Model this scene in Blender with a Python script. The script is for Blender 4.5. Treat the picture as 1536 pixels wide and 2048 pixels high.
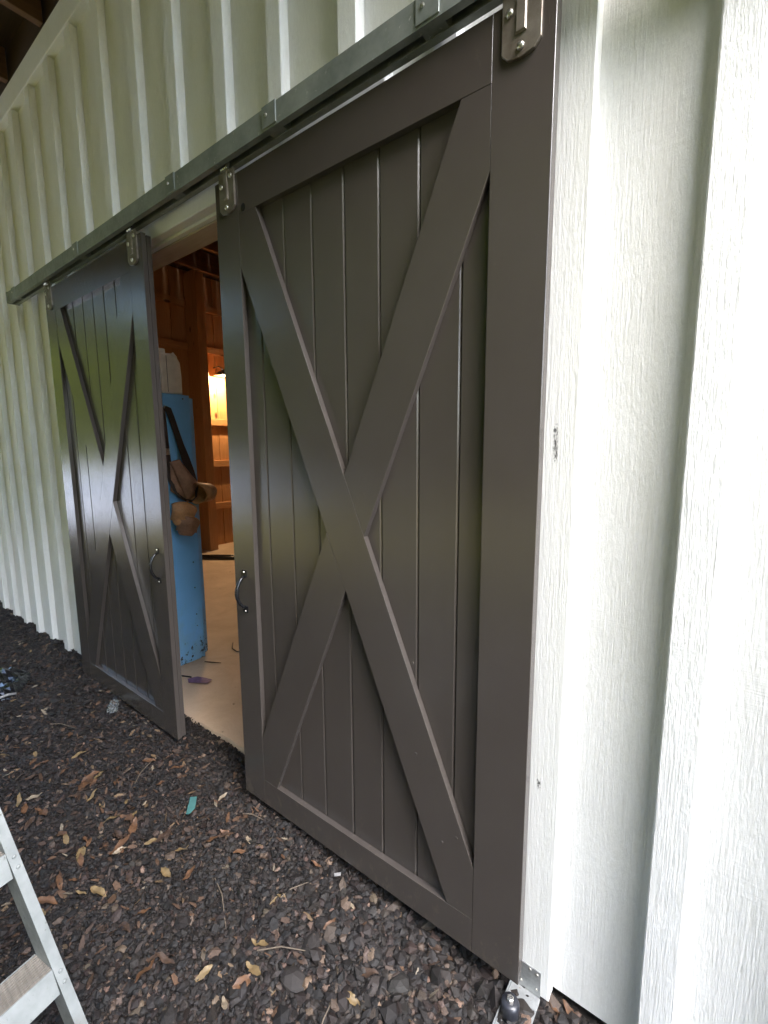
import bpy, bmesh, math, random
import numpy as np
from mathutils import Vector, Matrix
for o in list(bpy.data.objects): bpy.data.objects.remove(o)
scene = bpy.context.scene
C = scene.collection
rnd = random.Random(7)
nr = np.random.default_rng(11)

# ------------------------------------------------------------------ camera
yaw, pitch, roll, F = 0.648, 0.136, -0.006, 903.68
fw = Vector((-math.sin(yaw)*math.cos(pitch), math.cos(yaw)*math.cos(pitch), -math.sin(pitch)))
rt = Vector((math.cos(yaw), math.sin(yaw), 0)); up = rt.cross(fw)
rt2 = rt*math.cos(roll)+up*math.sin(roll); up2 = up*math.cos(roll)-rt*math.sin(roll)
cd = bpy.data.cameras.new('camera'); cam = bpy.data.objects.new('camera', cd); C.objects.link(cam)
m = Matrix((rt2, up2, -fw)).transposed().to_4x4(); m.translation = Vector((0.347, -1.051, 1.451))
cam.matrix_world = m
cd.sensor_fit = 'HORIZONTAL'; cd.sensor_width = 36; cd.lens = 36*F/1536
cd.clip_start = 0.02; cd.clip_end = 2000
scene.camera = cam

# ------------------------------------------------------------------ light
SUN_AZ, SUN_EL = 65.0, 50.0        # azimuth from the wall's outward normal towards +x
sun_dir = Vector((math.sin(math.radians(SUN_AZ))*math.cos(math.radians(SUN_EL)),
                  -math.cos(math.radians(SUN_AZ))*math.cos(math.radians(SUN_EL)),
                  math.sin(math.radians(SUN_EL))))
w = bpy.data.worlds.new('World'); scene.world = w; w.use_nodes = True
nt = w.node_tree; nt.nodes.clear()
sky = nt.nodes.new('ShaderNodeTexSky'); sky.sky_type = 'NISHITA'; sky.sun_disc = False
sky.sun_elevation = math.radians(SUN_EL)
sky.sun_rotation = math.atan2(sun_dir.x, sun_dir.y)
sky.air_density = 1.0; sky.dust_density = 1.5; sky.ozone_density = 1.0
bg = nt.nodes.new('ShaderNodeBackground'); bg.inputs['Strength'].default_value = 0.12
out = nt.nodes.new('ShaderNodeOutputWorld')
nt.links.new(sky.outputs[0], bg.inputs[0]); nt.links.new(bg.outputs[0], out.inputs[0])
sl = bpy.data.lights.new('sun', 'SUN'); sl.energy = 1.0; sl.angle = math.radians(46); sl.color = (0.97, 0.965, 1.0)
so = bpy.data.objects.new('sun', sl); C.objects.link(so)
so.rotation_euler = (-sun_dir).to_track_quat('-Z', 'Y').to_euler(); so.location = (4, -4, 6)
scene.view_settings.view_transform = 'Standard'; scene.view_settings.look = 'None'
scene.view_settings.exposure = 3.88; scene.view_settings.gamma = 1.0
scene.view_settings.use_curve_mapping = False

# ------------------------------------------------------------------ materials
class N:
    """small node-building helper"""
    def __init__(s, name):
        s.m = bpy.data.materials.new(name); s.m.use_nodes = True
        s.t = s.m.node_tree; s.b = s.t.nodes['Principled BSDF']
        s.geo = None
    def add(s, typ, **kw):
        n = s.t.nodes.new(typ)
        for k, v in kw.items(): setattr(n, k, v)
        return n
    def link(s, a, b): s.t.links.new(a, b)
    def pos(s, scale=(1, 1, 1), rand=True):
        g = s.add('ShaderNodeNewGeometry'); mp = s.add('ShaderNodeMapping')
        v = g.outputs['Position']
        if rand:
            oi = s.add('ShaderNodeObjectInfo'); mul = s.add('ShaderNodeMath', operation='MULTIPLY'); mul.inputs[1].default_value = 37.0
            s.link(oi.outputs['Random'], mul.inputs[0])
            ad = s.add('ShaderNodeVectorMath', operation='ADD'); s.link(v, ad.inputs[0]); s.link(mul.outputs[0], ad.inputs[1]); v = ad.outputs[0]
        s.link(v, mp.inputs[0]); mp.inputs['Scale'].default_value = scale
        return mp.outputs[0]
    def noise(s, vec, scale=5, detail=4, rough=0.6, dist=0.0):
        n = s.add('ShaderNodeTexNoise'); s.link(vec, n.inputs['Vector'])
        n.inputs['Scale'].default_value = scale; n.inputs['Detail'].default_value = detail
        n.inputs['Roughness'].default_value = rough; n.inputs['Distortion'].default_value = dist
        return n.outputs['Fac']
    def ramp(s, fac, stops):
        r = s.add('ShaderNodeValToRGB'); e = r.color_ramp.elements
        while len(e) < len(stops): e.new(0.5)
        for i, (p, c) in enumerate(stops):
            e[i].position = p; e[i].color = (c, c, c, 1) if isinstance(c, (int, float)) else (*c, 1)
        s.link(fac, r.inputs[0]); return r.outputs[0]
    def mix(s, fac, a, b, mode='MIX'):
        n = s.add('ShaderNodeMix', data_type='RGBA', blend_type=mode)
        for sock, v in ((n.inputs[0], fac), (n.inputs[6], a), (n.inputs[7], b)):
            if isinstance(v, bpy.types.NodeSocket): s.link(v, sock)
            elif isinstance(v, (int, float)): sock.default_value = v
            else: sock.default_value = (*v, 1)
        return n.outputs[2]
    def set(s, **kw):
        for k, v in kw.items():
            sock = s.b.inputs[k.replace('_', ' ')]
            if isinstance(v, bpy.types.NodeSocket): s.link(v, sock)
            elif isinstance(v, tuple): sock.default_value = (*v, 1) if len(v) == 3 else v
            else: sock.default_value = v
        return s
    def bump(s, h, strength=0.3, dist=0.002, normal=None):
        b = s.add('ShaderNodeBump'); b.inputs['Strength'].default_value = strength; b.inputs['Distance'].default_value = dist
        s.link(h, b.inputs['Height'])
        if normal is not None: s.link(normal, b.inputs['Normal'])
        s.link(b.outputs[0], s.b.inputs['Normal']); return b.outputs[0]
    def math(s, op, a, b=0.0):
        n = s.add('ShaderNodeMath', operation=op)
        for sock, v in ((n.inputs[0], a), (n.inputs[1], b)):
            if isinstance(v, bpy.types.NodeSocket): s.link(v, sock)
            else: sock.default_value = v
        return n.outputs[0]

def mat_siding():
    n = N('white_rough_sawn_paint')
    g = n.noise(n.pos((70, 70, 2.2)), 4.0, 5, 0.65, 0.6)
    g2 = n.noise(n.pos((1, 1, .25)), 150, 4, 0.7)
    blot = n.noise(n.pos((3.0, 3.0, 1.2)), 2.5, 3)
    amp = n.ramp(blot, [(0.35, 0.15), (0.65, 1.0)])
    saw = n.noise(n.pos((3, 3, 55)), 1.6, 3, .6); sm = n.ramp(n.noise(n.pos((2, 2, 2)), 1.7, 2), [(0.5, 0.0), (0.7, .45)])
    h = n.math('ADD', n.math('ADD', n.math('MULTIPLY', g, amp), n.math('MULTIPLY', saw, sm)), n.math('MULTIPLY', g2, 0.6))
    n.bump(h, 0.75, 0.005)
    c = n.mix(n.ramp(g2, [(0.3, 0.0), (0.75, 1.0)]), (0.70, 0.70, 0.68), (0.77, 0.77, 0.75))
    d = n.noise(n.pos((2.0, 2.0, .9)), 3.0, 4)
    c = n.mix(n.ramp(d, [(0.5, 0.0), (0.8, 0.35)]), c, (0.62, 0.615, 0.585))
    # dark rubbed paint marks with ragged edges
    sp = n.noise(n.pos((1.0, 1.0, .45)), 55, 5, 0.8)
    sp2 = n.noise(n.pos((1, 1, .5)), 4.2, 2)
    k = n.math('MULTIPLY', n.ramp(sp, [(0.66, 0.0), (0.70, 1.0)]), n.ramp(sp2, [(0.64, 0.0), (0.70, 1.0)]))
    c = n.mix(k, c, (0.05, 0.047, 0.045))
    n.set(Base_Color=c, Roughness=0.55)
    return n.m
def mat_trim():
    # the trim board by the door: same paint, scuffed with the door's dark paint
    n = N('white_trim_scuffed')
    g = n.noise(n.pos((60, 60, 2.0)), 4.0, 5, 0.65, 0.6)
    g2 = n.noise(n.pos((1, 1, .25)), 150, 4, 0.7)
    n.bump(n.math('ADD', n.math('MULTIPLY', g, .5), n.math('MULTIPLY', g2, 0.5)), 0.7, 0.004)
    geo = n.add('ShaderNodeNewGeometry'); sx = n.add('ShaderNodeSeparateXYZ'); n.link(geo.outputs['Position'], sx.inputs[0])
    nz = n.noise(n.pos((330, 330, 110), rand=False), 1.0, 6, 0.85)
    tot = None
    for z0, hz, x0, th in ((1.465, 0.085, 0.018, 0.43), (0.575, 0.035, 0.014, 0.45), (0.72, 0.03, 0.02, 0.63), (0.40, 0.03, 0.02, 0.63)):
        dz = n.math('DIVIDE', n.math('ABSOLUTE', n.math('SUBTRACT', sx.outputs['Z'], z0)), hz)
        dx = n.math('DIVIDE', n.math('ABSOLUTE', n.math('SUBTRACT', sx.outputs['X'], x0)), 0.012)
        fall = n.math('MAXIMUM', n.math('SUBTRACT', 1.0, n.math('MAXIMUM', dz, dx)), 0.0)
        v = n.ramp(n.math('MULTIPLY', n.math('POWER', fall, 0.35), nz), [(th, 0.0), (th+0.03, 1.0)])
        v = n.math('MULTIPLY', v, n.math('GREATER_THAN', fall, 0.01))
        tot = v if tot is None else n.math('MAXIMUM', tot, v)
    n.set(Base_Color=n.mix(tot, (0.73, 0.73, 0.70), (0.045, 0.043, 0.042)), Roughness=0.55)
    return n.m
def mat_door():
    n = N('dark_brown_gloss_paint')
    br = n.noise(n.pos((160, 160, 3.0)), 3.0, 4, 0.7)
    bl = n.noise(n.pos((1, 1, 1)), 6, 4)
    fine = n.noise(n.pos((1, 1, 1)), 420, 2)
    n.bump(n.math('ADD', n.math('MULTIPLY', br, 0.8), n.math('MULTIPLY', fine, 0.4)), 0.30, 0.0014)
    c = n.mix(n.ramp(bl, [(0.3, 0.0), (0.7, 1.0)]), (0.058, 0.049, 0.043), (0.062, 0.053, 0.047))
    dust = n.noise(n.pos((1, 1, 1)), 90, 3, 0.8)
    c = n.mix(n.ramp(dust, [(0.76, 0.0), (0.82, 0.35)]), c, (0.12, 0.11, 0.10))
    geo = n.add('ShaderNodeNewGeometry'); sx = n.add('ShaderNodeSeparateXYZ'); n.link(geo.outputs['Position'], sx.inputs[0])
    mud = n.noise(n.pos((1, 1, .6)), 26, 5, 0.8)
    low = n.ramp(sx.outputs['Z'], [(0.0, 0.16), (0.22, 0.0)])
    c = n.mix(n.ramp(n.math('ADD', mud, low), [(0.66, 0.0), (0.78, 0.5)]), c, (0.10, 0.08, 0.062))
    n.set(Base_Color=c, Roughness=n.ramp(bl, [(0.2, 0.15), (0.8, 0.22)]), Specular_IOR_Level=0.6)
    return n.m
def mat_metal(name, c1, c2, rough=0.5, metallic=0.85, sc=14, spec=None):
    n = N(name)
    a = n.noise(n.pos(), sc, 5, 0.65); b = n.noise(n.pos(), sc*6, 3)
    c = n.mix(n.ramp(a, [(0.32, 0.0), (0.68, 1.0)]), c1, c2)
    if spec: c = n.mix(n.ramp(b, [(0.66, 0.0), (0.74, 1.0)]), c, spec)
    n.set(Base_Color=c, Metallic=metallic, Roughness=n.ramp(b, [(0.3, rough-.08), (0.7, rough+.12)]))
    n.bump(b, 0.15, 0.001)
    return n.m
def mat_wood(name, c1, c2, knots=True, axis='z', rough=0.6, sc=1.0):
    n = N(name)
    st = {'z': (14, 14, 0.9), 'x': (0.9, 14, 14), 'y': (14, 0.9, 14)}[axis]
    g = n.noise(n.pos(tuple(v*sc for v in st)), 3.0, 6, 0.7, 1.2)
    c = n.mix(n.ramp(g, [(0.3, 0.0), (0.7, 1.0)]), c1, c2)
    if knots:
        st2 = {'z': (5, 5, 2.2), 'x': (2.2, 5, 5), 'y': (5, 2.2, 5)}[axis]
        v = n.add('ShaderNodeTexVoronoi'); n.link(n.pos(st2), v.inputs['Vector']); v.inputs['Scale'].default_value = 1.0
        k = n.ramp(v.outputs['Distance'], [(0.07, 1.0), (0.13, 0.0)])
        c = n.mix(k, c, (c1[0]*0.2, c1[1]*0.13, c1[2]*0.1))
    n.set(Base_Color=c, Roughness=rough); n.bump(g, 0.2, 0.002)
    return n.m
def mat_plain(name, c, rough=0.5, metallic=0.0, sc=20, var=0.15, bump=0.1, **kw):
    n = N(name); a = n.noise(n.pos(), sc, 5, 0.65)
    lo = tuple(v*(1-var) for v in c); hi = tuple(min(1, v*(1+var)) for v in c)
    n.set(Base_Color=n.mix(n.ramp(a, [(0.3, 0.0), (0.7, 1.0)]), lo, hi), Roughness=rough, Metallic=metallic, **kw)
    n.bump(a, bump, 0.002); return n.m
def mat_vcol(name, rough=0.85, bump=0.5):
    n = N(name); a = n.add('ShaderNodeVertexColor', layer_name='Col')
    f = n.noise(n.pos(rand=False), 260, 4, 0.75)
    c = n.mix(0.75, a.outputs[0], n.ramp(f, [(0.25, 0.25), (0.75, 1.5)]), 'MULTIPLY')
    n.set(Base_Color=c, Roughness=rough); n.bump(f, bump, 0.003); return n.m
def mat_ground():
    n = N('ground_soil_and_grass')
    geo = n.add('ShaderNodeNewGeometry'); sx = n.add('ShaderNodeSeparateXYZ'); n.link(geo.outputs['Position'], sx.inputs[0])
    a = n.noise(n.pos(rand=False), 60, 6, 0.75); b = n.noise(n.pos(rand=False), 0.8, 4)
    soil = n.mix(n.ramp(a, [(0.3, 0.0), (0.7, 1.0)]), (0.012, 0.009, 0.007), (0.045, 0.036, 0.030))
    grass = n.mix(n.ramp(b, [(0.3, 0.0), (0.7, 1.0)]), (0.20, 0.17, 0.028), (0.26, 0.21, 0.038))
    edge = n.math('ADD', sx.outputs['Y'], n.math('MULTIPLY', b, 0.6))
    k = n.ramp(n.math('ADD', n.math('MULTIPLY', edge, -0.5), -0.72), [(0.42, 0.0), (0.5, 1.0)])
    n.set(Base_Color=n.mix(k, soil, grass), Roughness=0.95); n.bump(a, 0.8, 0.01); return n.m
def mat_concrete():
    n = N('tan_concrete')
    a = n.noise(n.pos(rand=False), 2.2, 6, 0.7, .4); b = n.noise(n.pos(rand=False), 90, 3); s = n.noise(n.pos((1, 1, 1), rand=False), 9, 4, .7)
    c = n.mix(n.ramp(a, [(0.3, 0.0), (0.7, 1.0)]), (0.38, 0.28, 0.19), (0.58, 0.455, 0.33))
    c = n.mix(n.ramp(b, [(0.3, 0.0), (0.7, 0.2)]), c, (0.55, 0.48, 0.40))
    c = n.mix(n.ramp(s, [(0.67, 0.0), (0.72, 0.75)]), c, (0.10, 0.07, 0.05))
    n.set(Base_Color=c, Roughness=0.6); n.bump(b, 0.2, 0.002); return n.m
def mat_blue():
    n = N('blue_enamel_chipped')
    sp = n.noise(n.pos((1, 1, 0.7), rand=False), 38, 4, 0.7)
    geo = n.add('ShaderNodeNewGeometry'); sx = n.add('ShaderNodeSeparateXYZ'); n.link(geo.outputs['Position'], sx.inputs[0])
    low = n.ramp(sx.outputs['Z'], [(0.05, 0.17), (0.5, 0.0)])
    k = n.ramp(n.math('ADD', sp, low), [(0.735, 0.0), (0.75, 1.0)])
    a = n.noise(n.pos(rand=False), 4, 5)
    c = n.mix(n.ramp(a, [(0.3, 0.0), (0.7, 1.0)]), (0.17, 0.45, 0.82), (0.20, 0.50, 0.88))
    fade = n.noise(n.pos((1, 1, .6), rand=False), 7, 4)
    c = n.mix(n.ramp(n.math('ADD', fade, n.math('MULTIPLY', low, 2.5)), [(0.62, 0.0), (0.85, 0.5)]), c, (0.22, 0.36, 0.44))
    n.set(Base_Color=n.mix(k, c, (0.015, 0.014, 0.016)), Roughness=0.42); n.bump(sp, 0.05, 0.002); return n.m
def mat_leather(name, c):
    n = N(name); a = n.noise(n.pos(), 18, 5, .7); v = n.add('ShaderNodeTexVoronoi'); n.link(n.pos(), v.inputs['Vector']); v.inputs['Scale'].default_value = 320
    n.set(Base_Color=n.mix(n.ramp(a, [(0.3, 0.0), (0.7, 1.0)]), tuple(x*.62 for x in c), tuple(x*1.15 for x in c)), Roughness=0.62)
    n.bump(n.math('ADD', v.outputs['Distance'], a), 0.3, 0.002); return n.m
def mat_tread():
    n = N('ribbed_grey_tread')
    geo = n.add('ShaderNodeTexCoord'); sx = n.add('ShaderNodeSeparateXYZ'); n.link(geo.outputs['Object'], sx.inputs[0])
    wv = n.math('SINE', n.math('MULTIPLY', sx.outputs['X'], 900.0))
    d = n.noise(n.pos((3, 40, 3)), 5, 5, .7)
    ob = n.noise(n.pos(), 11, 4)
    c = n.mix(n.ramp(d, [(0.3, 0.0), (0.7, 1.0)]), (0.12, 0.105, 0.085), (0.23, 0.205, 0.17))
    c = n.mix(n.ramp(ob, [(0.55, 0.0), (0.8, 0.5)]), c, (0.30, 0.285, 0.26))
    n.set(Base_Color=c, Roughness=0.7, Metallic=0.1); n.bump(wv, 0.35, 0.0015); return n.m

def mat_leafmass():
    n = N('woodland_foliage'); a = n.add('ShaderNodeVertexColor', layer_name='Col')
    n.set(Base_Color=a.outputs[0], Roughness=0.6)
    tr = n.add('ShaderNodeBsdfTranslucent'); n.link(n.mix(1.0, a.outputs[0], (1.7, 1.55, 0.9), 'MULTIPLY'), tr.inputs['Color'])
    ms = n.add('ShaderNodeMixShader'); ms.inputs[0].default_value = 0.5
    n.link(n.b.outputs[0], ms.inputs[1]); n.link(tr.outputs[0], ms.inputs[2])
    n.link(ms.outputs[0], n.t.nodes['Material Output'].inputs['Surface']); return n.m

M = dict(
    siding=mat_siding(), trim=mat_trim(), door=mat_door(),
    galv=mat_metal('galvanised_steel_track', (0.17, 0.19, 0.175), (0.28, 0.30, 0.28), 0.5, 0.35, 9, (0.40, 0.41, 0.38)),
    hanger=mat_metal('weathered_hanger_steel', (0.13, 0.10, 0.075), (0.25, 0.225, 0.19), 0.45, 0.6, 16, (0.45, 0.42, 0.36)),
    bolt=mat_metal('zinc_bolt', (0.45, 0.43, 0.38), (0.65, 0.63, 0.58), 0.3, 0.9, 30),
    plate=mat_metal('galvanised_plate', (0.24, 0.25, 0.25), (0.46, 0.47, 0.46), 0.45, 0.7, 18, (0.30, 0.24, 0.18)),
    black=mat_plain('black_enamel', (0.012, 0.012, 0.013), 0.22, 0.0, 30, .3, .05),
    rubber=mat_plain('black_rubber', (0.02, 0.021, 0.026), 0.35, 0.0, 40, .5, .2),
    pine=mat_wood('knotty_pine', (0.36, 0.17, 0.065), (0.50, 0.27, 0.115)),
    pine_x=mat_wood('pine_girt', (0.36, 0.17, 0.065), (0.52, 0.28, 0.12), True, 'y'),
    darkwood=mat_wood('dark_roof_timber', (0.085, 0.036, 0.014), (0.17, 0.078, 0.032), False, 'y'),
    darkwood_x=mat_wood('dark_roof_deck', (0.03, 0.016, 0.009), (0.06, 0.032, 0.018), False, 'x'),
    lintel=mat_wood('grey_primed_lintel', (0.38, 0.31, 0.24), (0.48, 0.41, 0.33), False, 'x'),
    ground=mat_ground(), stone=mat_vcol('gravel_stone', 0.72), concrete=mat_concrete(), blue=mat_blue(),
    leather=mat_leather('tan_leather', (0.58, 0.31, 0.14)), suede=mat_leather('brown_suede', (0.38, 0.21, 0.135)),
    strap=mat_leather('dark_strap_leather', (0.035, 0.022, 0.018)),
    jug=mat_plain('cream_plastic', (0.78, 0.73, 0.66), 0.45, 0, 14, .12, .1), jugblue=mat_plain('navy_plastic', (0.02, 0.04, 0.09), 0.4),
    alu=mat_metal('brushed_aluminium', (0.185, 0.195, 0.185), (0.27, 0.28, 0.265), 0.55, 0.2, 12, (0.13, 0.13, 0.115)),
    tread=mat_tread(),
    teal=mat_plain('teal_card', (0.04, 0.135, 0.13), 0.6, 0, 30, .2), purple=mat_plain('purple_paper', (0.14, 0.08, 0.17), 0.6, 0, 40, .35),
    plasticbag=mat_plain('black_plastic_film', (0.008, 0.008, 0.009), 0.18, 0, 30, .3, .3), white=mat_plain('white_cord', (0.22, 0.215, 0.21), 0.6, 0, 40, .3),
    twig=mat_plain('dry_twig', (0.11, 0.085, 0.06), 0.8, 0, 60, .35),
    foliage=mat_leafmass(), paleground=mat_plain('pale_ground', (0.72, 0.715, 0.72), 0.8, 0, 3, .08, .05),
    enamel=mat_plain('dark_lamp_enamel', (0.03, 0.03, 0.03), 0.4),
)
def leafmat(name, c):
    n = N(name); a = n.noise(n.pos(), 60, 5, .7); b = n.noise(n.pos(), 14, 3)
    cc = n.mix(n.ramp(a, [(0.3, 0.0), (0.7, 1.0)]), tuple(x*.55 for x in c), tuple(x*1.2 for x in c))
    cc = n.mix(n.ramp(b, [(0.55, 0.0), (0.75, 0.7)]), cc, tuple(x*.35 for x in c))
    n.set(Base_Color=cc, Roughness=0.6); n.bump(a, .3, .001); return n.m
LEAF = {k: leafmat('leaf_'+k, c) for k, c in dict(tan=(0.17, 0.115, 0.05), orange=(0.105, 0.050, 0.022), brown=(0.055, 0.032, 0.02), pale=(0.24, 0.19, 0.13)).items()}
cl = N('clear_plastic'); cl.set(Base_Color=(0.22, 0.24, 0.24), Roughness=0.08, Alpha=0.35); M['clear'] = cl.m
bulbm = N('lit_bulb'); bulbm.set(Base_Color=(1, 1, 1), Emission_Color=(1.0, 0.86, 0.66), Emission_Strength=14.0); M['bulb'] = bulbm.m

# ------------------------------------------------------------------ mesh helpers
def obj(name, bm, mat, parent=None, loc=None, smooth=False):
    me = bpy.data.meshes.new(name)
    if isinstance(bm, bmesh.types.BMesh):
        bmesh.ops.recalc_face_normals(bm, faces=bm.faces[:]); bm.to_mesh(me); bm.free()
    else: me.from_pydata(*bm); me.update()
    if mat is not None: me.materials.append(mat)
    if smooth: me.polygons.foreach_set('use_smooth', [True]*len(me.polygons))
    o = bpy.data.objects.new(name, me); C.objects.link(o)
    if parent is not None: o.parent = parent
    if loc is not None: o.location = loc
    return o
def thing(name, label, cat, loc=(0, 0, 0), group=None):
    o = bpy.data.objects.new(name, None); C.objects.link(o); o.location = loc; o.empty_display_size = 0.1
    return tag(o, label, cat, group)
def tag(o, label, cat, group=None):
    o['label'] = label; o['category'] = cat
    if group: o['group'] = group
    return o
def box(bm, x0, x1, y0, y1, z0, z1):
    v = [bm.verts.new((x, y, z)) for x in (x0, x1) for y in (y0, y1) for z in (z0, z1)]
    for f in ((0, 1, 3, 2), (4, 6, 7, 5), (0, 4, 5, 1), (2, 3, 7, 6), (0, 2, 6, 4), (1, 5, 7, 3)): bm.faces.new([v[i] for i in f])
    return v
def B(*a, bev=0.0):
    bm = bmesh.new(); box(bm, *a)
    if bev: bmesh.ops.bevel(bm, geom=bm.edges[:], offset=bev, segments=1, affect='EDGES')
    return bm
def inset(poly, c):
    n = len(poly); A = 0
    for i in range(n):
        x0, z0 = poly[i]; x1, z1 = poly[(i+1) % n]; A += x0*z1-x1*z0
    s = 1 if A > 0 else -1
    L = []
    for i in range(n):
        p = Vector(poly[i]); q = Vector(poly[(i+1) % n]); d = (q-p).normalized(); nn = Vector((-d.y, d.x))*s
        L.append((p+nn*c, d))
    res = []
    for i in range(n):
        p, d = L[i-1]; q, e = L[i]
        den = d.x*e.y-d.y*e.x
        if abs(den) < 1e-6: res.append(tuple(q)); continue
        t = ((q.x-p.x)*e.y-(q.y-p.y)*e.x)/den
        res.append((p.x+d.x*t, p.y+d.y*t))
    return res
def slab(poly, y0, y1, c=0.002):
    """convex polygon in x-z, front face at y0 (towards -y) with chamfered front edges, back at y1"""
    bm = bmesh.new(); ins = inset(poly, c)
    f = [bm.verts.new((x, y0, z)) for x, z in ins]; a = [bm.verts.new((x, y0+c, z)) for x, z in poly]; b = [bm.verts.new((x, y1, z)) for x, z in poly]
    n = len(poly); bm.faces.new(f); bm.faces.new(b[::-1])
    for i in range(n):
        j = (i+1) % n
        bm.faces.new((f[i], f[j], a[j], a[i])); bm.faces.new((a[i], a[j], b[j], b[i]))
    return bm
def clip(poly, p, q, keep_left=True):
    """keep the part of poly on one side of the line p->q"""
    def side(v): r = (q[0]-p[0])*(v[1]-p[1])-(q[1]-p[1])*(v[0]-p[0]); return r if keep_left else -r
    res = []
    for i in range(len(poly)):
        a, b = poly[i], poly[(i+1) % len(poly)]; sa, sb = side(a), side(b)
        if sa >= 0: res.append(a)
        if sa*sb < 0:
            t = sa/(sa-sb); res.append((a[0]+(b[0]-a[0])*t, a[1]+(b[1]-a[1])*t))
    return res
def tube(bm, pts, r, seg=8, cap=True):
    pts = [Vector(p) for p in pts]; rings = []; n = len(pts); prev = None
    for i, p in enumerate(pts):
        d = (pts[min(i+1, n-1)]-pts[max(i-1, 0)]).normalized()
        if prev is None: u = d.orthogonal().normalized()
        else: u = (prev-d*prev.dot(d)).normalized()
        prev = u; v = d.cross(u); rr = r[i] if isinstance(r, (list, tuple)) else r
        rings.append([bm.verts.new(p+(u*math.cos(2*math.pi*k/seg)+v*math.sin(2*math.pi*k/seg))*rr) for k in range(seg)])
    for a, b in zip(rings, rings[1:]):
        for k in range(seg): bm.faces.new((a[k], a[(k+1) % seg], b[(k+1) % seg], b[k]))
    if cap: bm.faces.new(rings[0][::-1]); bm.faces.new(rings[-1])
    return bm
def T(pts, r, seg=8): return tube(bmesh.new(), pts, r, seg)
def lathe(prof, seg=20, axis=Vector((0, 0, 1)), o=Vector((0, 0, 0))):
    bm = bmesh.new(); axis = axis.normalized(); u = axis.orthogonal().normalized(); v = axis.cross(u); rings = []
    for r, h in prof:
        rings.append([bm.verts.new(o+axis*h+(u*math.cos(2*math.pi*k/seg)+v*math.sin(2*math.pi*k/seg))*max(r, 1e-4)) for k in range(seg)])
    for a, b in zip(rings, rings[1:]):
        for k in range(seg): bm.faces.new((a[k], a[(k+1) % seg], b[(k+1) % seg], b[k]))
    bm.faces.new(rings[0][::-1]); bm.faces.new(rings[-1]); return bm
def colour_mesh(name, V, Fc, col, mat, smooth=False):
    me = bpy.data.meshes.new(name); V = np.asarray(V, np.float32); Fc = np.asarray(Fc, np.int32)
    k = Fc.shape[1]; nf = len(Fc)
    me.vertices.add(len(V)); me.vertices.foreach_set('co', V.ravel())
    me.loops.add(nf*k); me.loops.foreach_set('vertex_index', Fc.ravel())
    me.polygons.add(nf); me.polygons.foreach_set('loop_start', np.arange(nf, dtype=np.int32)*k)
    me.polygons.foreach_set('loop_total', np.full(nf, k, np.int32))
    ca = me.color_attributes.new('Col', 'FLOAT_COLOR', 'POINT')
    ca.data.foreach_set('color', np.concatenate([col, np.ones((len(V), 1))], 1).astype(np.float32).ravel())
    me.update(calc_edges=True); me.validate(); me.materials.append(mat)
    if not smooth: me.shade_flat()
    if smooth: me.polygons.foreach_set('use_smooth', [True]*nf)
    o = bpy.data.objects.new(name, me); C.objects.link(o); return o

# ------------------------------------------------------------------ ground
GX = [-12, -6, -4.4, -3.2, -2.0, -1.4, -0.6, 0.05, 0.6, 4]
GZ = [-.05, -.04, -.028, -.015, -.030, -.045, -.055, -.095, -.10, -.10]
def gz(x, y):
    x = np.asarray(x, float); y = np.asarray(y, float)
    z = np.interp(x, GX, GZ) - 0.05*np.clip((-0.15-y)/0.8, 0, 1)
    z = z + 0.008*np.sin(x*5.1+y*3.3)*np.sin(y*6.7-x*2.1) + 0.006*np.sin(x*11.3-y*9.1)
    z = z + 0.012*np.clip((y-0.02)/0.10, 0, 1)*(x < -0.5)
    return z
xs = np.concatenate([[-900, -300, -100, -40, -20], np.linspace(-12, 5, 110), [10, 20, 40, 100, 300, 900]])
ys = np.concatenate([[-900, -300, -100, -40, -20, -10], np.linspace(-6, 0.155, 70)])
X, Y = np.meshgrid(xs, ys); Z = gz(X, Y)
V = np.stack([X, Y, Z], -1).reshape(-1, 3); nx = len(xs)
Fc = [(j*nx+i, j*nx+i+1, (j+1)*nx+i+1, (j+1)*nx+i) for j in range(len(ys)-1) for i in range(nx-1)]
g = obj('ground', (V.tolist(), [], Fc), M['ground']); g['kind'] = 'structure'
# inner slab with a worn, uneven front edge
bm = bmesh.new(); ex = np.linspace(-6.1, 3.4, 160)
top = []; bot = []; back = []
for x in ex:
    y = 0.142 + 0.004*math.sin(x*31)+0.003*math.sin(x*77+1) + 0.018*np.clip((x+1.9)/0.5, -1, 1)
    top.append(bm.verts.new((x, y+0.006, 0.0))); bot.append(bm.verts.new((x, y, -0.012)))
low = [bm.verts.new((v.co.x, v.co.y+0.0, -0.18)) for v in bot]
bk = [bm.verts.new((x, 6.2, 0.0)) for x in ex]
for i in range(len(ex)-1):
    bm.faces.new((top[i], top[i+1], bk[i+1], bk[i])); bm.faces.new((bot[i], bot[i+1], top[i+1], top[i])); bm.faces.new((low[i], low[i+1], bot[i+1], bot[i]))
f = obj('floor', bm, M['concrete']); f['kind'] = 'structure'

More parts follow.
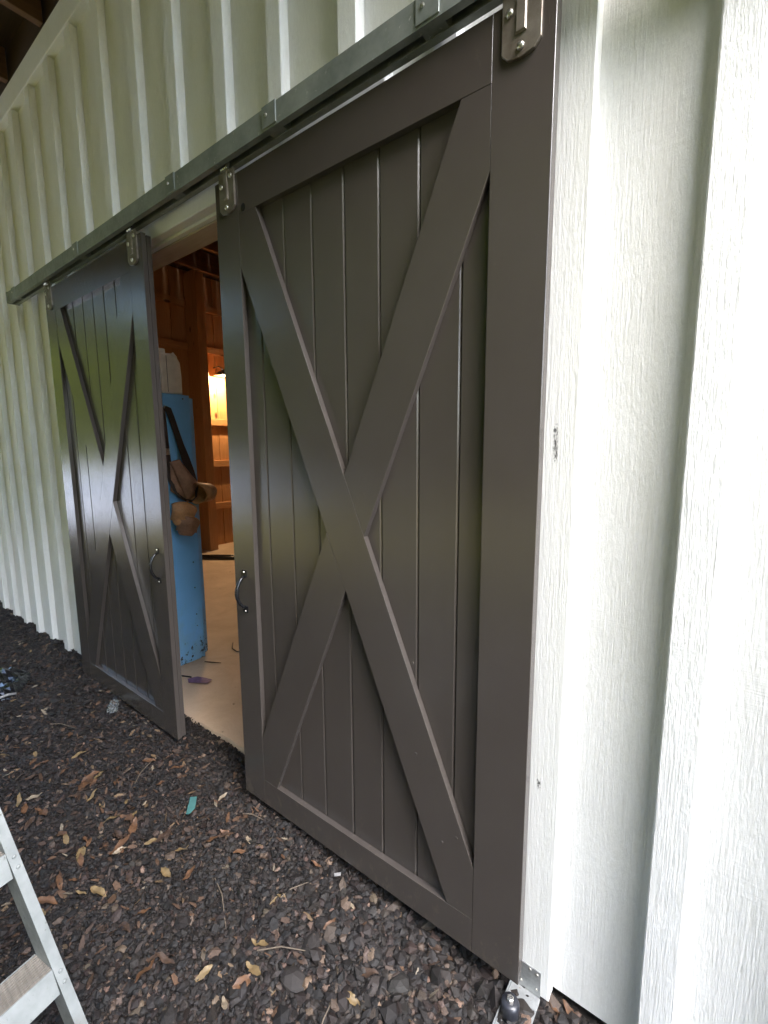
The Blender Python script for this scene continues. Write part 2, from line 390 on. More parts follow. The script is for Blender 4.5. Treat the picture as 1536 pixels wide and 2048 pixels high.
# ------------------------------------------------------------------ barn front wall: boards and battens
OX0, OX1, HZ = -2.40, -0.58, 2.395      # door opening and header height
BF, BB = 0.060, 0.095                   # batten front, board front
bl = [3.07, 2.76, 2.45, 2.14, 1.83, 1.52, 1.21, 0.90, 0.595, 0.276, -0.004, -0.33, -0.654, -0.969, -1.269, -1.591, -1.90, -2.22]
while bl[-1] > -8.8: bl.append(bl[-1]-0.313+rnd.uniform(-.006, .006))
wall = thing('barn_wall', 'white board and batten barn wall that the dark sliding doors hang on', 'wall', (0, 0.1, 0))
def wl(name, bm, mat):                  # part of the wall, given in world coordinates
    bmesh.ops.translate(bm, verts=bm.verts[:], vec=(0, -0.1, 0)); return obj(name, bm, mat, wall)
WT = 3.70
def zb_at(xc): return -0.055 if xc > -0.3 else -0.06
joints = [b+0.034 for b in bl]
jj = [3.4]+joints+[-9.4]
for r, l in zip(jj, jj[1:]):
    r2, l2 = r-0.0015, l+0.0015; xc = (r+l)/2; yo = rnd.uniform(0, .0025)
    segs = []
    if l2 < OX1 and r2 > OX0:
        if r2 > OX1: segs.append((OX1, r2, zb_at(xc), WT)); r3 = OX1-0.001
        else: r3 = r2
        if l2 < OX0: segs.append((l2, OX0, zb_at(xc), WT)); l3 = OX0+0.001
        else: l3 = l2
        segs.append((l3, r3, 2.45, WT))
    else: segs.append((l2, r2, zb_at(xc), WT))
    for a, b, z0, z1 in segs:
        if b-a > 0.004: wl('board', slab([(a, z0), (b, z0), (b, z1), (a, z1)], BB+yo, 0.12, 0.0015), M['siding'])
for b in bl:
    if abs(b+0.004) < 1e-6: continue
    z0 = 2.53 if OX0-.10 < b+.035 < OX1+.10 else zb_at(b)-.004; wdt = 0.071+rnd.uniform(-.002, .002)
    wl('batten', slab([(b, z0), (b+wdt, z0), (b+wdt, 3.589), (b, 3.589)], BF+rnd.uniform(-.001, .0015), BB+0.004, 0.003), M['siding'])
wl('trim_board', slab([(-0.075, -.068), (0.066, -.068), (0.066, 3.589), (-0.075, 3.589)], BF, BB+0.004, 0.003), M['trim'])
wl('frieze_board', slab([(-9.4, 3.590), (3.4, 3.590), (3.4, 3.721), (-9.4, 3.721)], BF-.006, 0.118, 0.003), M['siding'])
wl('header_board', slab([(OX0-.1, HZ), (OX1+.1, HZ), (OX1+.1, 2.528), (OX0-.1, 2.528)], BF-.002, BB+0.002, 0.003), M['siding'])
wl('lintel', slab([(OX0-.12, 2.378), (OX1+.12, 2.378), (OX1+.12, 2.56), (OX0-.12, 2.56)], 0.1215, 0.222, 0.002), M['lintel'])
wl('lintel_strip', slab([(OX0, 2.384), (OX1, 2.384), (OX1, 2.449), (OX0, 2.449)], 0.099, 0.1205, 0.002), M['siding'])
for a, b in ((OX0-.10, OX0-.001), (OX1+.001, OX1+.10)):
    wl('door_jamb', slab([(a, -.02), (b, -.02), (b, 2.377), (a, 2.377)], 0.1215, 0.222, 0.002), M['lintel'])

# ------------------------------------------------------------------ porch roof over the doors
proof = thing('porch_roof', 'dark brown timber roof with exposed joists above the white frieze board', 'roof', (-1.6, 0.05, 3.72))
def pr(name, bm, mat):
    bmesh.ops.translate(bm, verts=bm.verts[:], vec=(1.6, -0.05, -3.72)); return obj(name, bm, mat, proof)
RY, RX = -2.3, 0.9
x = 3.3
xj = -2.752+0.62*5
while xj > -11.5:
    pr('joist', B(xj-0.045, xj, RY, 0.05, 3.722, 3.90, bev=.003), M['darkwood']); xj -= 0.62
yk = 0.09
while yk > RY:
    pr('deck_plank', B(-11.7, RX, yk-0.18, yk-0.004, 3.902, 3.93), M['darkwood_x']); yk -= 0.184
pr('roof_sheet', B(-11.72, RX+.02, RY-.04, 0.118, 3.942, 3.955), M['galv'])
pr('fascia', B(-11.7, RX, RY-.035, RY-.002, 3.70, 3.94), M['siding'])
pr('blocking', B(-9.4, 3.4, 0.06, 0.115, 3.7225, 3.90), M['darkwood_x'])

# ------------------------------------------------------------------ barn interior
ew = thing('end_wall', 'knotty pine plank wall with horizontal girts inside the barn, lit by the lamp', 'wall', (-5.9, 3, 0))
def ep(name, bm, mat):
    bmesh.ops.translate(bm, verts=bm.verts[:], vec=(5.9, -3, 0)); return obj(name, bm, mat, ew)
yk = 0.13
yks = [0.13]
while yks[-1] < 6.2: yks.append(yks[-1]+(0.225 if abs(yks[-1]-2.6) > .3 else 0.215))
for a, b in zip(yks, yks[1:]):
    ep('plank', B(-5.925, -5.9+rnd.uniform(0, .003), a+.003, b-.003, -.01, 3.95, bev=.002), M['pine'])
ep('daylight_stop', B(-5.96, -5.930, 0.12, 6.25, -.02, 3.98), M['darkwood_x'])  # unseen backing sheet, added to stop daylight leaking between the planks
for z in (0.62, 1.265, 1.885, 2.92, 3.5): 
    for a, b in ((0.25, 2.585), (2.725, 4.45), (4.6, 6.1)):
        ep('girt', B(-5.896, -5.856, a, b, z-.05, z+.045, bev=.003), M['pine_x'])
for y0 in (2.59, 4.455): ep('post', B(-5.896, -5.60, y0, y0+.13, 0.0, 3.9, bev=.004), M['pine'])
bw = thing('back_wall', 'dark plank wall at the back of the barn interior', 'wall', (-1.3, 6.2, 0))
xk = -5.9
while xk < 3.3:
    bm = B(xk+.003, xk+.247, 6.2, 6.225, -.01, 3.95); bmesh.ops.translate(bm, verts=bm.verts[:], vec=(1.3, -6.2, 0)); obj('plank', bm, M['pine'], bw); xk += .25
rw = thing('side_wall', 'plain plank wall closing the right end of the barn interior', 'wall', (3.3, 3, 0))
yk = 0.13
while yk < 6.2:
    bm = B(3.3, 3.325, yk+.003, yk+.247, -.01, 3.95); bmesh.ops.translate(bm, verts=bm.verts[:], vec=(-3.3, -3, 0)); obj('plank', bm, M['pine'], rw); yk += .25
bc = thing('barn_ceiling', 'dark brown timber ceiling with heavy beams inside the barn', 'ceiling', (-1.3, 3, 3.7))
def bp(name, bm, mat):
    bmesh.ops.translate(bm, verts=bm.verts[:], vec=(1.3, -3, -3.7)); return obj(name, bm, mat, bc)
yk = 0.125
while yk < 6.25: bp('deck_plank', B(-5.95, 3.35, yk+.002, yk+.198, 3.96, 3.99), M['darkwood_x']); yk += .2
xk = -5.2
while xk < 3.2: bp('beam', B(xk, xk+.05, 0.125, 6.2, 3.72, 3.955), M['darkwood']); xk += .62
# lamp under a dark hood on the end wall
lamp = thing('work_lamp', 'lit bulb under a dark hood on the pine wall inside the barn', 'lamp', (-5.66, 2.99, 2.60))
obj('bulb', lathe([(0.004, -.056), (0.026, -.044), (0.032, -.018), (0.024, .016), (0.014, .03)], 14), M['bulb'], lamp, smooth=True)
obj('hood', lathe([(0.13, -.004), (0.132, 0.0), (0.07, 0.05), (0.03, .075), (0.02, .09), (0.016, .088), (0.06, .045), (0.126, -.002)], 24), M['enamel'], lamp, (0, 0, -0.054))
obj('bracket_arm', T([(-0.235, 0, .085), (-.09, 0, .09), (0, 0, .034)], 0.008, 8), M['enamel'], lamp)
ld = bpy.data.lights.new('lamp_light', 'POINT'); ld.energy = 11; ld.color = (1.0, 0.66, 0.34); ld.shadow_soft_size = 0.012
lo = bpy.data.objects.new('lamp_light', ld); C.objects.link(lo); lo.parent = lamp; lo.location = (0.0, 0, -0.066)

# ------------------------------------------------------------------ sliding doors
DW, DH = 1.206, 2.40
SI0, SI1, RB, RTp = 0.130, 1.067, 0.107, 2.264
def make_door(name, label, x0, mirror):
    d = thing(name, label, 'door', (x0, 0, 0), 'sliding barn doors')
    mx = (lambda x: DW-x) if mirror else (lambda x: x)
    def P(pname, poly, y0, y1, c, mat=M['door'], par=d):
        return obj(pname, slab([(mx(x), z) for x, z in poly], y0, y1, c), mat, par)
    R = lambda a, b, c, e: [(a, c), (b, c), (b, e), (a, e)]
    seams = [0.004, 0.073, 0.205, 0.338, 0.467, 0.600, 0.730, 0.862, 0.988, 1.118, DW-.004]
    for a, b in zip(seams, seams[1:]): P('plank', R(a+.0006, b-.0006, 0.004, DH-.004), 0.0205+rnd.uniform(0, .0008), 0.045, 0.0045)
    P('stile', R(0, SI0-.0004, 0, DH), 0.0+.0003, 0.0200, 0.0009)
    P('stile', R(SI1+.0004, DW, 0, DH), 0.0, 0.0200, 0.0009)
    P('top_rail', R(SI0+.0003, SI1-.0003, RTp, DH), 0.0004, 0.0200, 0.0008)
    P('bottom_rail', R(SI0+.0003, SI1-.0003, 0, RB), 0.0003, 0.0200, 0.0008)
    inner = R(SI0+.0004, SI1-.0004, RB+.0004, RTp-.0004)
    u0, u1, l0, l1 = (0.223, 2.262), (1.066, 0.272), (0.132, 2.085), (0.984, 0.105)
    br = clip(clip(inner, u0, u1, False), l0, l1, True)
    P('brace', br, 0.0006, 0.0200, 0.0008)
    q0, q1, r0, r1 = (0.990, 2.264), (0.126, 0.285), (1.066, 2.083), (0.210, 0.105)
    b2 = clip(clip(inner, q0, q1, True), r0, r1, False)
    sh = Vector((u1[0]-u0[0], u1[1]-u0[1])).normalized(); nn = Vector((-sh.y, sh.x))*0.0006
    P('brace', clip(b2, (u0[0]+nn.x, u0[1]+nn.y), (u1[0]+nn.x, u1[1]+nn.y), True), 0.0009, 0.0200, 0.0008)
    P('brace', clip(b2, (l0[0]-nn.x, l0[1]-nn.y), (l1[0]-nn.x, l1[1]-nn.y), False), 0.0007, 0.0200, 0.0008)
    # strap hangers
    for hx in (0.034, 1.091):
        a, b = mx(hx), mx(hx+.087); a, b = min(a, b), max(a, b); cx = (a+b)/2
        poly = [(a, 2.300), (a+.014, 2.285), (cx, 2.279), (b-.014, 2.285), (b, 2.300), (b, 2.418), (a, 2.418)]
        h = obj('hanger', slab(poly, -0.0075, -0.0002, 0.0012), M['hanger'], d)
        obj('rib', slab([(cx-.012, 2.325), (cx+.012, 2.325), (cx+.012, 2.416), (cx-.012, 2.416)], -.0125, -.0076, .003), M['hanger'], h)
        for bx, bz in ((cx-.026, 2.372), (cx+.028, 2.395), (cx, 2.300)):
            obj('bolt', lathe([(0.0085, 0), (0.0085, .003), (0.006, .0055), (0.002, .007)], 12, Vector((0, -1, 0)), Vector((bx, -.0076, bz))), M['bolt'], h, smooth=True)
        obj('stem', T([(cx, -.002, 2.40), (cx, .002, 2.425), (cx, .004, 2.452)], .0065, 8), M['bolt'], h)
        obj('nut', lathe([(0.013, 0), (0.013, .009)], 6, Vector((0, 0, 1)), Vector((cx, .0, 2.4195))), M['bolt'], h)
        bmw = bmesh.new(); tube(bmw, [(cx-.02, -.010, 2.424), (cx+.02, -.010, 2.424)], .006, 8); obj('axle', bmw, M['bolt'], h)
    # pull handle on the leading stile
    hx = mx(0.064)
    pts = []
    for k in range(15):
        t = k/14; z = 0.833+0.128*t; pts.append((hx, -0.004-0.036*math.sin(math.pi*t)**0.65, z))
    hd = obj('handle', T(pts, [0.0055+0.0022*math.sin(math.pi*k/14) for k in range(15)], 10), M['black'], d, smooth=True)
    for z in (0.812, 0.958):
        obj('handle_plate', slab([(hx-.0135, z), (hx+.0135, z), (hx+.0135, z+.027), (hx-.0135, z+.027)], -.0035, -.0001, .0012), M['black'], hd)
        obj('screw', lathe([(0.0038, 0), (0.003, .0018)], 10, Vector((0, -1, 0)), Vector((hx, -.0036, z+.0135 + (.007 if z > .9 else -.007)))), M['bolt'], hd)
    return d
dr = make_door('sliding_door', 'dark brown X braced sliding barn door beside the white wall, with floor guide at its foot', -1.206, False)
dl = make_door('sliding_door', 'dark brown X braced sliding barn door with glossy sky reflection, tool belt cabinet behind its edge', -1.768-DW, True)
obj('knot_hole', lathe([(0.013, 0), (0.012, .0004)], 14, Vector((0, -1, 0)), Vector((0.157, .0003, 2.281))), M['black'], dr)
for bx, bz in ((0.872, 0.545), (0.965, 0.30), (1.012, .34), (0.86, 0.83)):
    obj('nail_head', lathe([(0.0048, 0), (0.0035, .0012), (.001, .0014)], 10, Vector((0, -1, 0)), Vector((bx, 0.0006, bz))), M['door'], dr)

# ------------------------------------------------------------------ door track
trk = thing('door_track', 'galvanised steel box track running above both sliding doors', 'track', (-1.8, 0, 2.47))
def tp(name, bm, mat, par=None):
    bmesh.ops.translate(bm, verts=bm.verts[:], vec=(1.8, 0, -2.47)); return obj(name, bm, mat, par or trk)
TX0, TX1, TZ0, TZ1, TY0, TY1 = -3.56, 0.62, 2.437, 2.502, -0.030, 0.032
prof = [(TY0+.020, TZ0), (TY0, TZ0), (TY0, TZ1), (TY1, TZ1), (TY1, TZ0), (TY1-.020, TZ0), (TY1-.020, TZ0+.003), (TY1-.003, TZ0+.003), (TY1-.003, TZ1-.003), (TY0+.003, TZ1-.003), (TY0+.003, TZ0+.003), (TY0+.020, TZ0+.003)]
bm = bmesh.new(); A = [bm.verts.new((TX0, y, z)) for y, z in prof]; Bv = [bm.verts.new((TX1, y, z)) for y, z in prof]
for i in range(len(prof)): j = (i+1) % len(prof); bm.faces.new((A[i], A[j], Bv[j], Bv[i]))
for L in (A, Bv):
    for q in ((0, 1, 10, 11), (1, 2, 9, 10), (2, 3, 8, 9), (3, 4, 7, 8), (4, 5, 6, 7)): bm.faces.new([L[i] for i in q])
tp('channel', bm, M['galv'])
for bx in (-3.42, -2.39, -1.45, -0.86, -0.29, 0.30):
    b = tp('bracket', B(bx-.032, bx+.032, TY0-.0035, TY1+.0035, TZ0+.006, TZ1+.0035, bev=.001), M['galv'])
    tp('bracket_tab', B(bx+.004, bx+.05, TY1-.02, BF-.0025, TZ1+.0040, TZ1+.016, bev=.001), M['galv'], b)
    tp('bolt', lathe([(0.0055, 0), (0.005, .003), (.002, .004)], 10, Vector((0, -1, 0)), Vector((bx-.012, TY0-.0036, TZ0+.04))), M['bolt'], b)
tp('end_cap', B(TX0-.004, TX0+.014, TY0-.003, TY1+.003, TZ0-.003, TZ1+.003, bev=.001), M['galv'])

# ------------------------------------------------------------------ floor guide with roller
gd = thing('floor_guide', 'galvanised floor guide with black rubber roller at the door corner on gravel', 'door guide', (0.012, 0.03, -0.085))
def gp(name, bm, mat, par=None, smooth=False):
    bmesh.ops.translate(bm, verts=bm.verts[:], vec=(-0.012, -0.03, 0.085)); return obj(name, bm, mat, par or gd, smooth=smooth)
vp = gp('wall_plate', B(-0.022, 0.044, 0.0565, 0.0596, -0.085, 0.012, bev=.0008), M['plate'])
for sx_, sz in ((0.034, 0.0), (0.014, 0.003), (0.034, -.048), (-.01, -.05)):
    gp('screw', lathe([(0.0045, 0), (0.003, .002)], 10, Vector((0, -1, 0)), Vector((sx_, .0564, sz))), M['bolt'], vp)
for a, b in ((-0.034, -0.021), (-0.012, 0.006), (0.018, 0.024), (0.034, 0.046)):
    gp('base_bar', B(a, b, -0.13, 0.0562, -0.0745, -0.0715, bev=.0006), M['plate'])
gp('base_bridge', B(-0.034, 0.046, 0.020, 0.0560, -0.0712, -0.0688, bev=.0006), M['plate'])
gp('base_bridge', B(-0.034, 0.046, -0.129, -0.105, -0.0712, -0.0688, bev=.0006), M['plate'])
gp('base_rim', B(-0.0372, -0.0345, -0.13, 0.0562, -0.078, -0.060, bev=.0004), M['plate'])
rl = gp('roller', lathe([(0.022, 0), (0.025, .004), (0.025, .034), (0.021, .043), (0.011, .044)], 24, o=Vector((-0.010, -.026, -.0705))), M['rubber'], smooth=True)
gp('bolt', lathe([(0.0095, .0442), (0.0095, .052), (.007, .054)], 6, o=Vector((-0.010, -.026, -.0705))), M['bolt'], rl)

# ------------------------------------------------------------------ blue cabinet, jugs, tool belt
cb = thing('cabinet', 'tall blue enamelled steel cabinet with chipped lower edge inside the doorway', 'cabinet', (-2.7, 0.43, 0))
def cp(name, bm, mat, par=None):
    bmesh.ops.translate(bm, verts=bm.verts[:], vec=(2.7, -0.43, 0)); return obj(name, bm, mat, par or cb)
cp('body', B(-2.95, -2.520, 0.24, 0.612, 0.005, 1.800), M['blue'])
sp_ = cp('side_panel', B(-2.5195, -2.5165, 0.238, 0.578, 0.003, 1.8155, bev=.001), M['blue'])
bm = bmesh.new()                         # angled corner flange, turned away from the light
pr_ = [(-2.5225, 0.5805), (-2.575, 0.668), (-2.578, 0.666), (-2.5255, 0.5795)]
a = [bm.verts.new((x, y, 0.012)) for x, y in pr_]; b = [bm.verts.new((x, y, 1.803)) for x, y in pr_]
bm.faces.new(a); bm.faces.new(b)
for i in range(4): bm.faces.new((a[i], a[(i+1) % 4], b[(i+1) % 4], b[i]))
cp('corner_flange', bm, M['blue'])
cp('top', B(-2.952, -2.5200, 0.236, 0.611, 1.8005, 1.8145, bev=.001), M['blue'])
for z in (0.33, 0.52, 0.70, 0.90, 1.36, 1.43, 1.79):
    cp('rivet', lathe([(0.005, 0), (0.004, .0015)], 8, Vector((1, 0, 0)), Vector((-2.5164, 0.566, z))), M['black'], sp_)
def jug(name, label, x0, y0, z0, mat, capmat):
    j = thing(name, label, 'jug', (x0, y0, z0), 'jugs on the cabinet')
    # outline in y-z (wide side faces +x)
    prof = [(-.070, 0.0), (.070, 0.0), (.071, .12), (.066, .205), (.040, .245), (.015, .255), (-.055, .25), (-.070, .215), (-.071, .1)]
    bm = bmesh.new(); n = len(prof)
    rings = []
    for xx, s in ((-.115, .90), (-.105, 1.0), (-.012, 1.0), (0.0, .90)):
        rings.append([bm.verts.new((xx, (y*s), .006*(1-s)*10*0+ (z-.125)*s+.125 if z > 0 else (0.0 if s == 1 else .008))) for y, z in prof])
    bm.faces.new(rings[0]); bm.faces.new(rings[-1])
    for a, b in zip(rings, rings[1:]):
        for k in range(n): bm.faces.new((a[k], a[(k+1) % n], b[(k+1) % n], b[k]))
    bmesh.ops.bevel(bm, geom=bm.edges[:], offset=.004, segments=1, affect='EDGES')
    obj('body', bm, mat, j)
    obj('neck', lathe([(.024, 0), (.022, .016), (.0225, .018), (.0225, .034), (.020, .037)], 18, o=Vector((-.055, -.030, .246))), capmat, j, smooth=False)
    obj('handle', T([(-.055, .030, .247), (-.055, .046, .262), (-.055, .060, .245), (-.055, .0725, .19), (-.055, .069, .16)], .011, 10), mat, j, smooth=True)
    obj('mould_seam', B(.0002, .0016, -.031, -.0285, .012, .235), M['strap'], j)
    return j
jug('plastic_jug', 'dirty cream plastic jug standing on top of the blue cabinet', -2.526, 0.508, 1.8157, M['jug'], M['jug'])
jug('plastic_jug', 'navy jug with a white cap half hidden behind the door edge on the cabinet', -2.60, 0.345, 1.8157, M['jugblue'], M['jug'])

tb = thing('tool_belt', 'tan leather tool belt with pouches hung on the side of the blue cabinet', 'tool belt', (-2.50, 0.5, 1.72))
def bp2(name, bm, mat, par=None, smooth=False):
    bmesh.ops.translate(bm, verts=bm.verts[:], vec=(2.50, -0.5, -1.72)); return obj(name, bm, mat, par or tb, smooth=smooth)
def ribbon(pts, wv, th):
    """strap through pts; wv = width vector at each point"""
    bm = bmesh.new(); rows = []
    for p, wd in zip(pts, wv):
        p = Vector(p); wd = Vector(wd); nrm = Vector((1, 0, 0)) if abs(wd.normalized().x) < .7 else Vector((0, 1, 0))
        nrm = (nrm-wd.normalized()*nrm.dot(wd.normalized())).normalized()*th
        rows.append([bm.verts.new(p+wd/2+nrm/2), bm.verts.new(p-wd/2+nrm/2), bm.verts.new(p-wd/2-nrm/2), bm.verts.new(p+wd/2-nrm/2)])
    for a, b in zip(rows, rows[1:]):
        for k in range(4): bm.faces.new((a[k], a[(k+1) % 4], b[(k+1) % 4], b[k]))
    bm.faces.new(rows[0][::-1]); bm.faces.new(rows[-1]); return bm
hk = bp2('hook', T([(-2.516, .425, 1.722), (-2.49, .425, 1.722), (-2.484, .425, 1.735)], .004, 8), M['bolt'])
strp = [(-2.495, .425, 1.728), (-2.493, .452, 1.715), (-2.492, .470, 1.66), (-2.490, .492, 1.58), (-2.486, .515, 1.49), (-2.480, .540, 1.40), (-2.470, .566, 1.31), (-2.462, .590, 1.22)]
bp2('belt_strap', ribbon(strp, [(0, .03, .012), (0, .034, .018), (0, .036, .014), (0, .036, .013), (0, .040, .014), (0, .05, .02), (0, .042, .02), (0, .03, .016)], .006), M['strap'])
strp = [(-2.495, .425, 1.728), (-2.492, .413, 1.70), (-2.490, .416, 1.60), (-2.488, .420, 1.48), (-2.484, .425, 1.36), (-2.482, .430, 1.27), (-2.474, .445, 1.21), (-2.466, .47, 1.165), (-2.46, .51, 1.135), (-2.458, .55, 1.125), (-2.456, .58, 1.15), (-2.458, .592, 1.22)]
bp2('belt_loop', ribbon(strp, [(0, .036, .0)]*5+[(0, .03, .01), (0, .012, .018), (0, .006, .018), (.012, 0, .014), (.012, 0, .014), (0, .014, .006), (0, .02, 0)], .006), M['strap'])
# big flap
def flap(corners, nu=8, nv=8, belly=.02, th=.006, wob=.004):
    bm = bmesh.new(); P4 = [Vector(c) for c in corners]; G = []
    for s in (0, 1):
        g_ = []
        for i in range(nu+1):
            row = []
            for j in range(nv+1):
                u, v = i/nu, j/nv
                p = P4[0]*(1-u)*(1-v)+P4[1]*u*(1-v)+P4[2]*u*v+P4[3]*(1-u)*v
                p.x += belly*math.sin(math.pi*u)*math.sin(math.pi*v)+wob*math.sin(9*u+4*v)-s*th
                row.append(bm.verts.new(p))
            g_.append(row)
        G.append(g_)
    for s in (0, 1):
        for i in range(nu):
            for j in range(nv): bm.faces.new((G[s][i][j], G[s][i+1][j], G[s][i+1][j+1], G[s][i][j+1]))
    for i in range(nu):
        for j in (0, nv): bm.faces.new((G[0][i][j], G[0][i+1][j], G[1][i+1][j], G[1][i][j]))
    for j in range(nv):
        for i in (0, nu): bm.faces.new((G[0][i][j], G[0][i][j+1], G[1][i][j+1], G[1][i][j]))
    return bm
bp2('flap', flap([(-2.474, .428, 1.385), (-2.470, .492, 1.400), (-2.452, .606, 1.236), (-2.452, .520, 1.115)], belly=.035), M['suede'], smooth=True)
bp2('buckle', B(-2.484, -2.478, .405, .437, 1.43, 1.47, bev=.002), M['bolt'])
bp2('flap', flap([(-2.482, .433, 1.372), (-2.47, .520, 1.15), (-2.47, .49, 1.145), (-2.482, .428, 1.20)], belly=.012), M['suede'], smooth=True)
def pouch(name, o, ax, r0, r1, L, flat, mat, rimmat, par=None):
    """open leather cup: mouth at o, narrowing along ax"""
    ax = Vector(ax).normalized(); u = Vector((0, 1, 0)); u = (u-ax*u.dot(ax)).normalized(); v = ax.cross(u); seg = 22
    bm = bmesh.new(); rings = []
    for rr, h in ((r0*.93, L*.75), (r0*.93, .004), (r0*1.0, 0.0), (r0*1.03, L*.12), ((r0+r1)/2*1.06, L*.5), (r1*1.04, L*.85), (r1*.8, L*.98), (r1*.3, L)):
        rings.append([bm.verts.new(Vector(o)+ax*(h+.010*math.sin(2*a_+1)*(1-h/L))+(u*math.cos(a_)+v*math.sin(a_)*flat)*rr*(1+.05*math.sin(3*a_+h*30))) for a_ in [2*math.pi*k/seg for k in range(seg)]])
    for a, b in zip(rings, rings[1:]):
        for k in range(seg): bm.faces.new((a[k], a[(k+1) % seg], b[(k+1) % seg], b[k]))
    bm.faces.new(rings[0]); bm.faces.new(rings[-1])
    p = bp2(name, bm, mat, par, True)
    rim = [Vector(o)+ax*(.010*math.sin(2*a_+1))+(u*math.cos(a_)+v*math.sin(a_)*flat)*r0 for a_ in [2*math.pi*k/seg for k in range(seg+1)]]
    bp2('rim', T(rim, .0032, 6), rimmat, p, True)
    return p
pouch('pouch', (-2.445, .490, 1.105), (0.18, -0.30, -1.0), .080, .055, .14, .6, M['leather'], M['leather'])
pouch('pouch', (-2.425, .500, 1.020), (0.10, -0.28, -1.0), .074, .050, .115, .65, M['suede'], M['leather'])
pouch('hammer_cup', (-2.430, .575, 1.175), (-0.22, 0.95, 0.02), .074, .058, .135, .9, M['leather'], M['leather'])

# ------------------------------------------------------------------ odds and ends on the slab
def flat_scrap(name, poly, z, mat, th=.0012, lift=.004):
    bm = bmesh.new(); cx = sum(p[0] for p in poly)/len(poly); cy = sum(p[1] for p in poly)/len(poly)
    a = [bm.verts.new((x-cx, y-cy, lift*math.sin(7*i))) for i, (x, y) in enumerate(poly)]
    b = [bm.verts.new((v.co.x, v.co.y, v.co.z+th)) for v in a]
    bm.faces.new(a[::-1]); bm.faces.new(b)
    for i in range(len(a)): j = (i+1) % len(a); bm.faces.new((a[i], a[j], b[j], b[i]))
    return obj(name, bm, mat, loc=(cx, cy, z))
tag(flat_scrap('paper_scrap', [(-2.31, .36), (-2.255, .335), (-2.15, .40), (-2.17, .445), (-2.24, .43), (-2.29, .415)], .0045, M['purple']), 'torn purple paper scrap lying on the concrete inside the doorway', 'paper')
tag(obj('power_cable', T([(-2.52, .27, .006), (-2.46, .30, .006), (-2.40, .345, .007), (-2.34, .375, .006), (-2.31, .385, .006)], .0045, 8), M['rubber'], smooth=True), 'short black cable on the concrete beside the purple paper', 'cable')
tag(obj('power_cable', T([(-2.55, .86, .005), (-2.47, .80, .005), (-2.40, .79, .005), (-2.30, .82, .005), (-2.1, .90, .005), (-1.8, 1.1, .005)], .004, 8), M['rubber'], smooth=True), 'thin dark cord curving across the concrete near the right door edge', 'cable')
tag(obj('pipe', T([(-5.62, 2.08, .022), (-4.55, 2.84, .022)], .020, 12), M['black'], smooth=True), 'thin black pipe lying on the barn floor, closer to the pine wall', 'pipe')
tag(obj('pipe', T([(-5.50, 2.02, .026), (-4.40, 2.80, .026)], .024, 12), M['black'], smooth=True), 'thicker black pipe lying on the barn floor, closer to the doorway', 'pipe')
tag(obj('dead_twig', T([(-2.44, .56, .006), (-2.39, .58, .007), (-2.33, .615, .006)], [.004, .005, .002], 6), M['twig']), 'short dark twig on the concrete beside the blue cabinet foot', 'twig')

# ------------------------------------------------------------------ aluminium stepladder
LA = thing('stepladder', 'aluminium stepladder with ribbed grey treads standing on the gravel', 'ladder', (-0.665, -0.987, -0.105))
LA.rotation_euler = (0, 0, math.atan2(.17, .985))
LH, LN, SPL = 1.70, -0.462, -0.054
def yw(z): return 0.2365+SPL*z
def rail_far(sg, z0, z1, x0, lean, splay, y0, web=.074, fl=.022, th=.0028):
    prof = [(0, 0), (0, fl), (-th, fl), (-th, th), (-web+th, th), (-web+th, fl), (-web, fl), (-web, 0)]
    bm = bmesh.new(); R_ = []
    for z in (z0, z1): R_.append([bm.verts.new((x0+lean*z+px, sg*(y0+splay*z+py), z)) for px, py in prof])
    for i in range(8): bm.faces.new((R_[0][i], R_[0][(i+1) % 8], R_[1][(i+1) % 8], R_[1][i]))
    for R1 in R_:
        for q in ((0, 1, 2, 3), (0, 3, 4, 7), (7, 4, 5, 6)): bm.faces.new([R1[i] for i in q])
    return bm
for sg in (1, -1):
    fr = obj('rail', rail_far(sg, 0.012, LH, 0.0, LN, SPL, 0.2365), M['alu'], LA)
    ft = bmesh.new(); box(ft, -.085, .012, sg*.232, sg*.270, -.004, .026); obj('rubber_foot', ft, M['rubber'], fr)
    rr = obj('rear_rail', rail_far(sg, 0.012, LH-.05, -1.27, 0.26, SPL, 0.222, .045, .022), M['alu'], LA)
    ft = bmesh.new(); box(ft, -1.315, -1.26, sg*.218, sg*.25, -.004, .024); obj('rubber_foot', ft, M['rubber'], rr)
    obj('spreader', T([(-.43, sg*.188, .86), (-.72, sg*.184, .80), (-1.05, sg*.178, .86)], .006, 6), M['alu'], LA)
